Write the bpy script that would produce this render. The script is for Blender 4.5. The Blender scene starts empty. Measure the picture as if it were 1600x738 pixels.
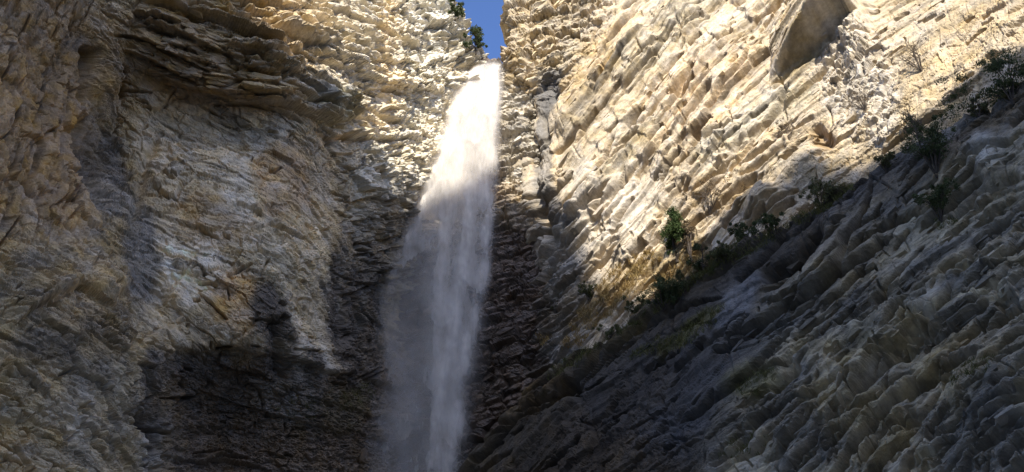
import bpy, math, random, time
import numpy as np
from mathutils import Vector, Matrix

T0 = time.time()
S = bpy.context.scene
COL = S.collection
rnd = random.Random(7)
rng = np.random.default_rng(11)

# ------------------------------------------------------------------ camera
F = 1186.0                    # focal length in photo pixels (1600 x 738)
PITCH = math.radians(29.5)
CAM = np.array([0.0, 0.0, 1.65])
cam = bpy.data.cameras.new('camera')
cam.sensor_fit = 'HORIZONTAL'
cam.sensor_width = 36.0
cam.lens = 36.0 * F / 1600.0
cam.clip_start = 0.1
cam.clip_end = 6000.0
cam_o = bpy.data.objects.new('camera', cam)
cam_o.location = CAM
cam_o.rotation_euler = (math.pi / 2 + PITCH, 0, 0)
COL.objects.link(cam_o)
S.camera = cam_o

# ------------------------------------------------------------------ light
SUN_EL = math.radians(44)
SUN_AZ = math.radians(0)     # how far the sun stands to the left, behind the camera
SDIR = np.array([-math.sin(SUN_AZ) * math.cos(SUN_EL), -math.cos(SUN_AZ) * math.cos(SUN_EL), math.sin(SUN_EL)])
w = bpy.data.worlds.new('World')
S.world = w
w.use_nodes = True
nt = w.node_tree
sky = nt.nodes.new('ShaderNodeTexSky')
sky.sky_type = 'NISHITA'
sky.sun_disc = False
sky.sun_elevation = SUN_EL
sky.sun_rotation = math.atan2(SDIR[0], SDIR[1])
sky.altitude = 3000
sky.air_density = 0.4
sky.dust_density = 10.0
sky.ozone_density = 8.0
nt.links.new(sky.outputs[0], nt.nodes['Background'].inputs[0])
nt.nodes['Background'].inputs[1].default_value = 0.15
sun = bpy.data.lights.new('sun', 'SUN')
sun.energy = 2.0
sun.angle = math.radians(0.53)
sun.color = (1.0, 0.94, 0.84)
sun_o = bpy.data.objects.new('sun', sun)
sun_o.rotation_euler = Vector(SDIR).to_track_quat('Z', 'Y').to_euler()
COL.objects.link(sun_o)
S.view_settings.view_transform = 'Standard'
S.view_settings.look = 'None'
S.view_settings.exposure = 2.22
S.view_settings.gamma = 1.0
S.render.engine = 'CYCLES'
S.cycles.transparent_max_bounces = 24
S.cycles.max_bounces = 10
S.cycles.diffuse_bounces = 8
S.cycles.use_denoising = True
S.cycles.denoising_prefilter = 'NONE'
S.cycles.use_adaptive_sampling = False

# ------------------------------------------------------------------ numpy noise
f32 = np.float32
def _hash(ix, iy, iz, seed):
    h = (ix.astype(np.uint32) * np.uint32(374761393) + iy.astype(np.uint32) * np.uint32(668265263)
         + iz.astype(np.uint32) * np.uint32(2147483647) + np.uint32((seed * 1274126177) & 0xffffffff))
    h = (h ^ (h >> np.uint32(13))) * np.uint32(1274126177)
    h = (h ^ (h >> np.uint32(16))) * np.uint32(2246822519)
    return h ^ (h >> np.uint32(15))
def _u(h): return (h & np.uint32(0xffffff)).astype(f32) / f32(16777216.0)

def noise(q, seed=0):
    """gradient noise, about -1..1"""
    q = np.asarray(q, dtype=f32)
    i = np.floor(q)
    f = q - i
    i = i.astype(np.int32)
    u = f * f * f * (f * (f * 6 - 15) + 10)
    res = 0
    out = []
    for dx in (0, 1):
        for dy in (0, 1):
            for dz in (0, 1):
                h = _hash(i[:, 0] + dx, i[:, 1] + dy, i[:, 2] + dz, seed)
                gx = ((h & np.uint32(1023)).astype(f32) / 511.5 - 1)
                gy = (((h >> np.uint32(10)) & np.uint32(1023)).astype(f32) / 511.5 - 1)
                gz = (((h >> np.uint32(20)) & np.uint32(1023)).astype(f32) / 511.5 - 1)
                out.append(gx * (f[:, 0] - dx) + gy * (f[:, 1] - dy) + gz * (f[:, 2] - dz))
    ux, uy, uz = u[:, 0], u[:, 1], u[:, 2]
    l = lambda a, b, t: a + (b - a) * t
    x00 = l(out[0], out[4], ux); x01 = l(out[1], out[5], ux)
    x10 = l(out[2], out[6], ux); x11 = l(out[3], out[7], ux)
    return l(l(x00, x10, uy), l(x01, x11, uy), uz) * 1.5

def fbm(q, octaves=4, seed=0, gain=0.5, ridged=False):
    a, s, r = 1.0, 0.0, 0
    for k in range(octaves):
        n = noise(q * (2.03 ** k) + 17.3 * k, seed + k)
        if ridged: n = 1 - 2 * np.abs(n)
        r = r + a * n
        s += a
        a *= gain
    return r / s

def cells(q, seed, tilt=0.9, jit=0.85):
    """broken rock: every cell of a jittered lattice is a facet with its own height and tilt"""
    q = np.asarray(q, dtype=f32)
    i = np.floor(q).astype(np.int32)
    f = q - i
    n = len(q)
    best = np.full(n, 9e9, f32); sec = np.full(n, 9e9, f32)
    bh = np.zeros(n, np.uint32)
    bd = np.zeros((n, 3), f32)
    for dx in (-1, 0, 1):
        for dy in (-1, 0, 1):
            for dz in (-1, 0, 1):
                h = _hash(i[:, 0] + dx, i[:, 1] + dy, i[:, 2] + dz, seed)
                px = dx + 0.5 + jit * ((h & np.uint32(1023)).astype(f32) / 1023 - 0.5) - f[:, 0]
                py = dy + 0.5 + jit * (((h >> np.uint32(10)) & np.uint32(1023)).astype(f32) / 1023 - 0.5) - f[:, 1]
                pz = dz + 0.5 + jit * (((h >> np.uint32(20)) & np.uint32(1023)).astype(f32) / 1023 - 0.5) - f[:, 2]
                d = px * px + py * py + pz * pz
                m = d < best
                sec = np.where(m, best, np.minimum(sec, d))
                best = np.where(m, d, best)
                bh = np.where(m, h, bh)
                bd[m, 0] = -px[m]; bd[m, 1] = -py[m]; bd[m, 2] = -pz[m]
    h2 = _hash(bh.view(np.int32), bh.view(np.int32), bh.view(np.int32), seed + 5)
    r = _u(h2) - 0.5
    tx = _u(_hash(h2.view(np.int32), h2.view(np.int32), h2.view(np.int32), 3)) - 0.5
    ty = _u(_hash(h2.view(np.int32), h2.view(np.int32), h2.view(np.int32), 9)) - 0.5
    hgt = r + tilt * 2 * (tx * bd[:, 0] + ty * bd[:, 1])
    edge = np.sqrt(sec) - np.sqrt(best)
    rv = _u(_hash(h2.view(np.int32), h2.view(np.int32), h2.view(np.int32), 21))
    return hgt, edge, rv

def smooth(a, b, x):
    t = np.clip((x - a) / (b - a), 0, 1)
    return t * t * (3 - 2 * t)

# ------------------------------------------------------------------ the map from photo directions to the place
cP, sP = math.cos(PITCH), math.sin(PITCH)
def at(px, py, Y):
    """the point of the place at plan distance Y in the direction of a photo pixel"""
    px = np.asarray(px, float); py = np.asarray(py, float); Y = np.asarray(Y, float)
    cx = (px - 800) / F; cy = (369 - py) / F
    dy = np.maximum(cP - cy * sP, 0.15); dz = sP + cy * cP
    return np.stack([CAM[0] + cx / dy * Y, CAM[1] + Y, CAM[2] + dz / dy * Y], -1)

def project(P):
    d = np.asarray(P) - CAM
    z = d[..., 1] * cP + d[..., 2] * sP
    y = -d[..., 1] * sP + d[..., 2] * cP
    return np.stack([800 + F * d[..., 0] / z, 369 - F * y / z], -1)

class TPS:
    def __init__(s, pts, lam=0.0):
        a = np.array(pts, float)
        s.p = a[:, :2] / 400.0
        n = len(a)
        K = s.phi(np.linalg.norm(s.p[:, None] - s.p[None], axis=2)) + lam * np.eye(n)
        Q = np.c_[np.ones(n), s.p]
        A = np.block([[K, Q], [Q.T, np.zeros((3, 3))]])
        s.c = np.linalg.solve(A, np.r_[a[:, 2], 0, 0, 0])
    @staticmethod
    def phi(r): return np.where(r > 1e-9, r * r * np.log(r + 1e-12), 0)
    def __call__(s, x, y):
        x = np.asarray(x, float) / 400; y = np.asarray(y, float) / 400
        sh = x.shape
        x = x.ravel(); y = y.ravel()
        r = s.c[-3] + s.c[-2] * x + s.c[-1] * y
        for k in range(len(s.p)):
            r = r + s.c[k] * s.phi(np.hypot(x - s.p[k, 0], y - s.p[k, 1]))
        return r.reshape(sh)

def polydist(x, y, line):
    """distance to a polyline and signed side (positive = right hand side going along, y down)"""
    best = np.full(x.shape, 1e9); side = np.zeros(x.shape); along = np.zeros(x.shape)
    acc = 0; L = sum(math.hypot(b[0] - a[0], b[1] - a[1]) for a, b in zip(line, line[1:]))
    for (x0, y0), (x1, y1) in zip(line, line[1:]):
        dx, dy = x1 - x0, y1 - y0
        l2 = dx * dx + dy * dy
        t = np.clip(((x - x0) * dx + (y - y0) * dy) / l2, 0, 1)
        d = np.hypot(x - x0 - t * dx, y - y0 - t * dy)
        sd = dx * (y - y0) - dy * (x - x0)
        m = d < best
        best = np.where(m, d, best); side = np.where(m, np.sign(sd), side)
        along = np.where(m, (acc + t * math.sqrt(l2)) / L, along)
        acc += math.sqrt(l2)
    return best, side, along

# ------------------------------------------------------------------ object helpers
def new_mesh(name, V, faces_flat, nper, mat=None, parent=None, smooth_shade=False, col=None, link=True, attrs=None):
    V = np.ascontiguousarray(V, dtype=f32); faces_flat = np.ascontiguousarray(faces_flat, dtype=np.int32)
    me = bpy.data.meshes.new(name)
    nf = len(faces_flat) // nper
    me.vertices.add(len(V)); me.vertices.foreach_set('co', V.ravel())
    me.loops.add(len(faces_flat)); me.loops.foreach_set('vertex_index', faces_flat)
    me.polygons.add(nf)
    me.polygons.foreach_set('loop_start', np.arange(0, nf * nper, nper, dtype=np.int32))
    me.polygons.foreach_set('loop_total', np.full(nf, nper, np.int32))
    me.polygons.foreach_set('use_smooth', np.full(nf, smooth_shade, bool))
    me.update(calc_edges=True)
    if col is not None:
        a = me.attributes.new('tint', 'FLOAT_COLOR', 'POINT')
        c = np.ones((len(V), 4), f32); c[:, :3] = col
        a.data.foreach_set('color', c.ravel())
    for k, v in (attrs or {}).items():
        a = me.attributes.new(k, 'FLOAT', 'POINT')
        a.data.foreach_set('value', np.ascontiguousarray(v, dtype=f32))
    if mat: me.materials.append(mat)
    o = bpy.data.objects.new(name, me)
    if link: COL.objects.link(o)
    if parent: o.parent = parent
    return o
def tag(o, label=None, cat=None, group=None, kind=None):
    if label: o['label'] = label
    if cat: o['category'] = cat
    if group: o['group'] = group
    if kind: o['kind'] = kind
    return o
def empty(name, loc):
    o = bpy.data.objects.new(name, None)
    o.location = loc
    o.empty_display_size = 0.3
    COL.objects.link(o)
    return o
def grid_faces(R, C):
    i = np.arange(R * C).reshape(R, C)
    return np.stack([i[:-1, :-1], i[1:, :-1], i[1:, 1:], i[:-1, 1:]], -1).reshape(-1)

# ------------------------------------------------------------------ materials
def mat_new(name):
    m = bpy.data.materials.new(name); m.use_nodes = True
    n = m.node_tree.nodes
    return m, n, m.node_tree.links, n['Principled BSDF']
def rock_material(name, use_obj=False):
    m, n, l, b = mat_new(name)
    geo = n.new('ShaderNodeNewGeometry')
    if use_obj:
        src = n.new('ShaderNodeObjectInfo'); out = src.outputs['Color']
    else:
        src = n.new('ShaderNodeAttribute'); src.attribute_name = 'tint'; out = src.outputs['Color']
    wet = n.new('ShaderNodeAttribute'); wet.attribute_name = 'wet'
    n1 = n.new('ShaderNodeTexNoise'); n1.inputs['Scale'].default_value = 3.1; n1.inputs['Detail'].default_value = 8; n1.inputs['Roughness'].default_value = .68
    n2 = n.new('ShaderNodeTexNoise'); n2.inputs['Scale'].default_value = 0.9; n2.inputs['Detail'].default_value = 6
    l.new(geo.outputs['Position'], n1.inputs['Vector']); l.new(geo.outputs['Position'], n2.inputs['Vector'])
    mr = n.new('ShaderNodeMapRange'); mr.inputs[1].default_value = .3; mr.inputs[2].default_value = .7; mr.inputs[3].default_value = .72; mr.inputs[4].default_value = 1.26
    l.new(n1.outputs['Fac'], mr.inputs[0])
    mul = n.new('ShaderNodeMix'); mul.data_type = 'RGBA'; mul.blend_type = 'MULTIPLY'; mul.inputs[0].default_value = 1
    l.new(out, mul.inputs[6]); l.new(mr.outputs[0], mul.inputs[7])
    hs = n.new('ShaderNodeHueSaturation')
    mr2 = n.new('ShaderNodeMapRange'); mr2.inputs[1].default_value = .3; mr2.inputs[2].default_value = .7; mr2.inputs[3].default_value = .75; mr2.inputs[4].default_value = 1.2
    l.new(n2.outputs['Fac'], mr2.inputs[0]); l.new(mr2.outputs[0], hs.inputs['Saturation'])
    l.new(mul.outputs[2], hs.inputs['Color']); l.new(hs.outputs[0], b.inputs['Base Color'])
    bump = n.new('ShaderNodeBump'); bump.inputs['Strength'].default_value = .55; bump.inputs['Distance'].default_value = .12
    n3 = n.new('ShaderNodeTexNoise'); n3.inputs['Scale'].default_value = 5.5; n3.inputs['Detail'].default_value = 9; n3.inputs['Roughness'].default_value = .7
    l.new(geo.outputs['Position'], n3.inputs['Vector']); l.new(n3.outputs['Fac'], bump.inputs['Height']); l.new(bump.outputs[0], b.inputs['Normal'])
    rr = n.new('ShaderNodeMapRange'); rr.inputs[3].default_value = .93; rr.inputs[4].default_value = .28
    l.new(wet.outputs['Fac'], rr.inputs[0]); l.new(rr.outputs[0], b.inputs['Roughness'])
    b.inputs['Specular IOR Level'].default_value = .3
    return m
M_ROCK = rock_material('layered limestone')
M_SLAB = rock_material('limestone slab', True)

def simple_mat(name, c0, c1, scale=3, rough=.8, translucent=0.0):
    m, n, l, b = mat_new(name)
    geo = n.new('ShaderNodeNewGeometry')
    tx = n.new('ShaderNodeTexNoise'); tx.inputs['Scale'].default_value = scale; tx.inputs['Detail'].default_value = 4
    l.new(geo.outputs['Position'], tx.inputs['Vector'])
    rp = n.new('ShaderNodeMapRange'); rp.inputs[1].default_value = .3; rp.inputs[2].default_value = .7
    l.new(tx.outputs['Fac'], rp.inputs[0])
    mx = n.new('ShaderNodeMix'); mx.data_type = 'RGBA'
    mx.inputs[6].default_value = (*c0, 1); mx.inputs[7].default_value = (*c1, 1)
    l.new(rp.outputs[0], mx.inputs[0]); l.new(mx.outputs[2], b.inputs['Base Color'])
    b.inputs['Roughness'].default_value = rough
    b.inputs['Specular IOR Level'].default_value = .2
    if translucent:
        tr = n.new('ShaderNodeBsdfTranslucent'); l.new(mx.outputs[2], tr.inputs['Color'])
        ms = n.new('ShaderNodeMixShader'); ms.inputs[0].default_value = translucent
        l.new(b.outputs[0], ms.inputs[1]); l.new(tr.outputs[0], ms.inputs[2])
        l.new(ms.outputs[0], n['Material Output'].inputs['Surface'])
    return m

# ------------------------------------------------------------------ rock relief
class Sheet:
    """a piece of cliff: px, py the direction each vertex was surveyed in, P its place"""
    def __init__(s, px, py, P, keep=None, row=None):
        s.R, s.C = px.shape
        s.keep = np.ones(px.size, bool) if keep is None else keep.ravel()
        kp = s.keep
        s.px, s.py = px.ravel()[kp], py.ravel()[kp]
        s.row = None if row is None else row.ravel()[kp]
        s.P = P.reshape(-1, 3)[kp]
        G = P
        du = np.gradient(G, axis=1); dv = np.gradient(G, axis=0)
        N = np.cross(dv, du)
        N /= np.linalg.norm(N, axis=2, keepdims=True) + 1e-9
        for k in range(3):                         # even the normals out
            N[1:-1] = (N[:-2] + N[1:-1] * 2 + N[2:]) / 4
            N[:, 1:-1] = (N[:, :-2] + N[:, 1:-1] * 2 + N[:, 2:]) / 4
        Bq = N.copy()
        for ax in (0, 1, 0, 1):
            r = 28
            c = np.cumsum(np.concatenate([np.repeat(np.take(Bq, [0], ax), r + 1, ax), Bq, np.repeat(np.take(Bq, [-1], ax), r, ax)], ax), ax)
            n_ = Bq.shape[ax]
            Bq = (np.take(c, np.arange(2 * r + 1, 2 * r + 1 + n_), ax) - np.take(c, np.arange(0, n_), ax)) / (2 * r + 1)
        Bq /= np.linalg.norm(Bq, axis=2, keepdims=True) + 1e-9
        N = .3 * N + Bq
        N = N.reshape(-1, 3)[kp]
        N /= np.linalg.norm(N, axis=1, keepdims=True) + 1e-9
        m = np.einsum('ij,ij->i', N, CAM - s.P)
        if np.median(m) < 0: N = -N
        s.N = N
        s.D = np.zeros(len(s.P))
        s.res = np.linalg.norm(s.P - CAM, axis=1) / F * STEP
        s.col = np.zeros((len(s.P), 3)); s.wet = np.zeros(len(s.P))
        Pw = s.P / 2.2
        s.wx = s.px + 9 * fbm(Pw, 3, 301); s.wy = s.py + 9 * fbm(Pw + 40, 3, 302)
        s.part = np.zeros(len(s.P)); s.layer = np.zeros(len(s.P)); s.rv = np.zeros(len(s.P)); s.edge = np.ones(len(s.P))
    def frame(s, p1, p2):
        i = np.argmin((s.px - p1[0]) ** 2 + (s.py - p1[1]) ** 2); j = np.argmin((s.px - p2[0]) ** 2 + (s.py - p2[1]) ** 2)
        e1 = s.P[j] - s.P[i]; e1 /= np.linalg.norm(e1)
        n = s.N[i] + s.N[j]; n -= e1 * (n @ e1); n /= np.linalg.norm(n)
        e2 = np.cross(n, e1)
        if e2[2] < 0: e2 = -e2
        return np.stack([e1, e2, n])
    def zone(s, W, fr, seed, layers=((2.4, .5), (.8, .2)), blocks=((2.2, 4, .5), (.8, 3, .22)), rough=.12, big=.6, warp=.5, invert=False, drop=.09, coords=None):
        """layers: (thickness, relief); blocks: (size, stretch along the bedding, relief)"""
        idx = np.where(W > .004)[0]
        if not len(idx): return
        q = (s.P[idx] @ fr.T).astype(f32)
        ww = W[idx]
        res = s.res[idx]
        if coords is not None: q = coords[idx].astype(f32)
        wv = fbm(q / np.array([9, 4, 6]), 3, seed + 1)
        wv2 = fbm(q / np.array([3., 1.1, 2]), 3, seed + 2)
        d = big * fbm(q / 6.5, 3, seed + 3)
        part = np.zeros(len(idx)); lay = 0; rv = 0; ed = np.ones(len(idx))
        for k, (th, rel) in enumerate(layers):
            t = q[:, 1] / th + (.9 * wv + (.22 if coords is None else .06) * wv2) * warp * 2 + .18 * (q[:, 2] / th)
            c = np.floor(t); fr_ = t - c
            def bed(c):
                ci = c.astype(np.int32)
                x = q[:, 0] / (th * 7) + _u(_hash(ci, ci, ci, seed + 7)) * 9 + .35 * wv2
                xi = np.floor(x); xf = x - xi
                z = np.zeros(len(c), np.int32)
                h0 = _u(_hash(ci, xi.astype(np.int32), z, seed + 11 + k)) - .5
                h1 = _u(_hash(ci, xi.astype(np.int32) + 1, z, seed + 11 + k)) - .5
                return h0 + (h1 - h0) * smooth(.94, 1, xf)
            dp = np.maximum(drop, (1.2 if coords is not None else 3.0) * res / th)
            dr = smooth(1 - dp, 1, fr_)
            h = bed(c)
            h = h + (bed(c + 1) - h) * dr
            prof = np.where(dr > 0, dr, 1 - fr_ / (1 - dp)) - .5
            amp = .45 + .9 * smooth(-.3, .5, noise(q / np.array([th * 5, th * 3, th * 4]), seed + 13 + k))
            d = d + rel * amp * (.8 * prof + .9 * h)
            lay = lay + h * (.6 if k == 0 else .4)
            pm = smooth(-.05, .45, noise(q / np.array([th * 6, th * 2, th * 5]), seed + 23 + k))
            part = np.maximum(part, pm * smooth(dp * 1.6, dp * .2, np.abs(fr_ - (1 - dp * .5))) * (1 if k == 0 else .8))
        for k, (sz, st, rel) in enumerate(blocks):
            qq = q.copy()
            qq[:, 1] += .35 * sz * wv2 * warp * 2
            qq = qq / np.array([sz * st, sz, sz * 1.5], f32)
            hg, e, r = cells(qq, seed + 31 + k)
            amp = .5 + .9 * smooth(-.35, .5, noise(q / (sz * 4), seed + 41 + k))
            d = d + rel * amp * ((hg + .7) * smooth(0, np.clip(np.clip(.35 * rel / res, .9, 2.6) * res / sz, .05, .5), e) - .5)
            rv = rv + (r - .5) * (.6 if k == 0 else .45)
            ed = np.minimum(ed, e * (1 if k == 0 else 1.3))
        if rough:
            d = d + rough * fbm(q / np.array([1.3, .38, .7]), 4, seed + 51, .68, ridged=True)
        s.D[idx] += ww * d
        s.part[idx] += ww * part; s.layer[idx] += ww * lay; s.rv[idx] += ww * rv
        s.edge[idx] = np.minimum(s.edge[idx], 1 - ww * (1 - np.clip(ed, 0, 1)))
    def groove(s, line, width, depth, tip=.15):
        d, sd, al = polydist(s.wx, s.wy, line)
        s.D -= depth * np.exp(-(d / width) ** 2) * smooth(0, tip, al) * smooth(1, 1 - tip, al)
    def ledge(s, line, h, fall, tip=.12, sharp=6):
        """rock on the right hand side of the line (going along it, y down) stands proud by h and fades over fall px"""
        d, sd, al = polydist(s.wx, s.wy, line)
        sg = d * sd
        e = smooth(0, tip, al) * smooth(1, 1 - tip, al)
        s.D += h * e * np.where(sg > 0, np.exp(-(sg / fall) ** 1.3), 0) * smooth(-sharp, sharp, sg)
    def cracks(s, n, weight, theta, length, width, depth, h, fall, seed, spread=6):
        """n short bedding cracks: the rock above each one juts out, the joint below it is cut in"""
        r = np.random.default_rng(seed)
        ok = (s.px > -20) & (s.px < 1620) & (s.py > -20) & (s.py < 750)
        w_ = np.where(ok, weight, 0); w_ = w_ / w_.sum()
        q_ = s.P / (70 * np.median(s.res))
        x_ = s.px + 6 * fbm(q_, 2, seed + 3, .35); y_ = s.py + 6 * fbm(q_ + 9, 2, seed + 4, .35)
        for i in r.choice(len(w_), n, p=w_):
            cx, cy = s.px[i], s.py[i]
            th = math.radians(theta(cx, cy) + r.normal(0, spread))
            Lh = length[0] * (length[1] / length[0]) ** (r.random() ** 1.5) / 2
            wd = r.uniform(*width); dp = r.uniform(*depth); hh = r.uniform(*h); fl = r.uniform(*fall); cv = r.normal(0, .0012)
            b = Lh + fl * 2
            m = np.where((np.abs(s.px - cx) < b) & (np.abs(s.py - cy) < b))[0]
            dx = x_[m] - cx; dy = cy - y_[m]
            u = dx * math.cos(th) + dy * math.sin(th)
            v = -dx * math.sin(th) + dy * math.cos(th) - cv * u * u            # positive above the joint
            tp = smooth(1, .8, np.abs(u) / Lh + .10 * np.sin(v / 3.0 + i))
            up = np.where(v > 0, np.exp(-(v / fl) ** 1.2), 0) * smooth(-.8, 1.2, v)
            s.D[m] += tp * (hh * up - dp * np.exp(-((v + wd * .8) / wd) ** 2))
    def bump(s, cx, cy, rx, ry, ang, h, p=2.0):
        s.D += h * np.exp(-s.ell(cx, cy, rx, ry, ang) ** p)
    def ell(s, cx, cy, rx, ry, ang):
        a = math.radians(ang); x = s.wx - cx; y = s.wy - cy
        u = x * math.cos(a) - y * math.sin(a); v = x * math.sin(a) + y * math.cos(a)
        return np.sqrt((u / rx) ** 2 + (v / ry) ** 2)
    def paint(s, cx, cy, rx, ry, ang, c, k=1.0, wet=0, hard=.35, scale=2.0, seed=0):
        e = s.ell(cx, cy, rx, ry, ang)
        n = fbm(s.P / scale, 4, 600 + seed + int(cx + cy) % 97, .6)
        w_ = k * smooth(1 + hard, 1 - hard, e + .55 * n)
        s.mix(w_, c, wet)
    def paint_line(s, line, width, c, k=1.0, wet=0, scale=1.2):
        d, sd, al = polydist(s.wx, s.wy, line)
        n = fbm(s.P / scale, 4, 700, .6)
        s.mix(k * smooth(1.25, .6, d / width + .6 * n), c, wet)
    def mix(s, w_, c, wet=0):
        s.col += (np.array(c) - s.col) * w_[:, None]
        s.wet += (wet - s.wet) * w_
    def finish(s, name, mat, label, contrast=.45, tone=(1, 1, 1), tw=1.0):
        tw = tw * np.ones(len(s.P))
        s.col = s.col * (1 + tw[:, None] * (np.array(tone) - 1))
        v = 1 + contrast * s.rv + contrast * .7 * s.layer + .46 * fbm(s.P / (13 * np.median(s.res)), 5, 801, .8) + .18 * fbm(s.P / 5, 3, 802)
        s.col = np.clip(s.col * np.clip(v, .35, 1.8)[:, None], .008, .8)
        s.col *= (1 - .5 * np.clip(s.part, 0, 1))[:, None]                # crack shade along the bed steps, darkened into the colour
        warm = fbm(s.P / 3.1, 4, 803)
        s.col[:, 0] *= 1 + .06 * warm; s.col[:, 2] *= 1 - .10 * warm
        V = s.P + s.N * s.D[:, None]
        s.V = V
        s.pix = project(V)
        gf = grid_faces(s.R, s.C).reshape(-1, 4)
        new = np.cumsum(s.keep) - 1
        gf = new[gf[s.keep[gf].all(1)]].reshape(-1)
        print(name, len(gf) // 2, 'triangles')
        s.o = new_mesh(name, V, gf, 4, mat, col=s.col, attrs={'wet': s.wet})
        tag(s.o, label, None, None, 'structure')
        return s.o
    def pick(s, x, y, k=1):
        """the vertex of the finished sheet that shows at a photo pixel"""
        d = (s.pix[:, 0] - x) ** 2 + (s.pix[:, 1] - y) ** 2
        c = np.where(d < max(d.min() * 1.5, 4))[0]
        i = c[np.argmin(np.linalg.norm(s.V[c] - CAM, axis=1))]
        return i

def axis(lo, fine0, fine1, hi, step, coarse=9):
    return np.r_[np.arange(lo, fine0, coarse), np.arange(fine0, fine1, step), np.arange(fine1, hi + 1, coarse)]
STEP = 1.45

# ============================================================ LEFT CLIFF
ys = axis(-220, -14, 752, 900, STEP)
E = np.interp(ys, [-220, 0, 15, 30, 45, 60, 72, 82, 92, 100, 112, 130, 190, 260, 360, 900],
              [650, 700, 712, 716, 718, 724, 741, 752, 757, 754, 738, 722, 706, 700, 700, 700])
u = axis(-260, -14, 730, 730, STEP)
u = (u + 260) / (u[-1] + 260)
px = -260 + u[None] * (E[:, None] + 260); py = np.repeat(ys[:, None], len(u), 1)
dL = TPS([(-260, 738, 24), (-260, 300, 24), (-260, -200, 25), (0, 738, 28), (0, 369, 29.5), (0, 0, 31), (0, -200, 32.5), (130, 60, 34), (60, 200, 31.5), (120, 300, 33.6),
          (150, 190, 37.5), (190, 120, 37.5), (230, 160, 38.2), (150, 260, 38), (200, 330, 37.5), (130, 420, 33), (130, 600, 31.5), (120, 738, 30), (60, 500, 29.8),
          (250, 20, 35.5), (330, 90, 37.4), (300, 60, 36.6), (420, 120, 38.8), (500, 150, 42), (430, 0, 39.5), (430, -200, 43), (280, 140, 39.3), (380, 175, 40.6), (520, 205, 43.5),
          (300, 300, 39), (400, 300, 40), (350, 440, 38), (470, 400, 41), (430, 530, 39), (300, 520, 38), (540, 280, 45),
          (330, 640, 41), (430, 660, 42), (520, 600, 44), (250, 640, 37), (220, 560, 34.5), (300, 738, 39.5), (500, 738, 43.5),
          (600, 0, 49.5), (600, 120, 48.8), (560, 190, 46.5), (620, 250, 49.8), (700, 60, 54.5), (740, 90, 55.8), (660, 170, 53.6), (660, 280, 53.4), (640, 400, 55), (600, 500, 53.2), (600, 738, 51.5), (700, 400, 57.5), (700, 738, 56),
          (700, -200, 56)], .02)
Y = dL(px, py)
P = at(px, py, Y)
nb = 26
ext = np.cumsum(np.r_[np.full(12, .12), np.linspace(.2, 2.2, nb - 12)])
last = P[:, -1:, :]
B = last + ext[None, :, None] * np.array([.12, 1, .02])
P = np.concatenate([P, B], 1); px = np.c_[px, np.repeat(px[:, -1:], nb, 1)]; py = np.c_[py, np.repeat(py[:, -1:], nb, 1)]
L = Sheet(px, py, P)
wx, wy = L.wx, L.wy
roof = np.interp(wx, [0, 120, 250, 330, 400, 480, 540, 600], [20, 60, 128, 150, 158, 186, 205, 215])
w_up = smooth(12, -12, wy - roof) * smooth(190, 260, wx) * smooth(640, 560, wx)
w_but = smooth(170, 110, wx) * smooth(430, 330, wy)
w_ch = np.maximum(smooth(520, 560, wx) * smooth(150, 200, wy), smooth(560, 640, wx)) * smooth(520, 420, wy)
w_pan = smooth(-8, 12, wy - roof) * smooth(190, 240, wx) * smooth(560, 530, wx) * smooth(560, 520, wy)
cw = 60 * fbm(L.P / 3.0, 5, 77, .6)
w_cav = smooth(520, 585, wy + .8 * cw) * smooth(185, 300, wx + 1.4 * cw)
tot = w_up + w_but + w_ch + w_pan + w_cav
w_low = np.clip(1 - tot, 0, 1)
tot = tot + w_low
fr = L.frame((260, 30), (460, 105))
w_upL, w_chL = w_up / tot, w_ch / tot
L.zone(w_up / tot, fr, 100, layers=((2.3, .8), (.75, .3)), blocks=((1.3, 2.6, .5), (.5, 2.2, .26)), rough=.14, warp=.45)
fr = L.frame((30, 320), (110, 60))
L.zone(w_but / tot, fr, 130, layers=((1.6, .3), (.5, .12)), blocks=((1.5, 2.4, .4), (.5, 2, .2)), rough=.22)
fr = L.frame((560, 320), (680, 300))
L.zone(w_ch / tot, fr, 160, layers=((1.7, .45),), blocks=((1.5, 1.4, .7), (.6, 1.5, .42), (.28, 1.3, .18)), rough=.2, warp=.9)
fr = L.frame((260, 250), (460, 330))
L.zone(w_pan / tot, fr, 190, layers=((2.2, .12), (.7, .06)), blocks=((2.6, 2.0, .3), (.9, 2.0, .16), (.32, 1.8, .1)), rough=.15, big=.8, warp=.8)
fr = L.frame((260, 600), (460, 650))
L.zone(w_cav / tot, fr, 220, layers=((1.5, .35),), blocks=((.6, 1.5, .14), (.3, 1.3, .12)), rough=.30)
fr = L.frame((20, 500), (160, 610))
L.zone(w_low / tot, fr, 250, layers=((1.6, .2), (.5, .08)), blocks=((1.8, 2, .35), (.6, 1.8, .2), (.24, 1.5, .11)), rough=.2)
def th_L(x, y):
    if x < 170: return 62 if y < 380 else -30
    if y < 200: return -17
    if x > 550: return 10
    return -20 if y < 520 else -5
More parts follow.
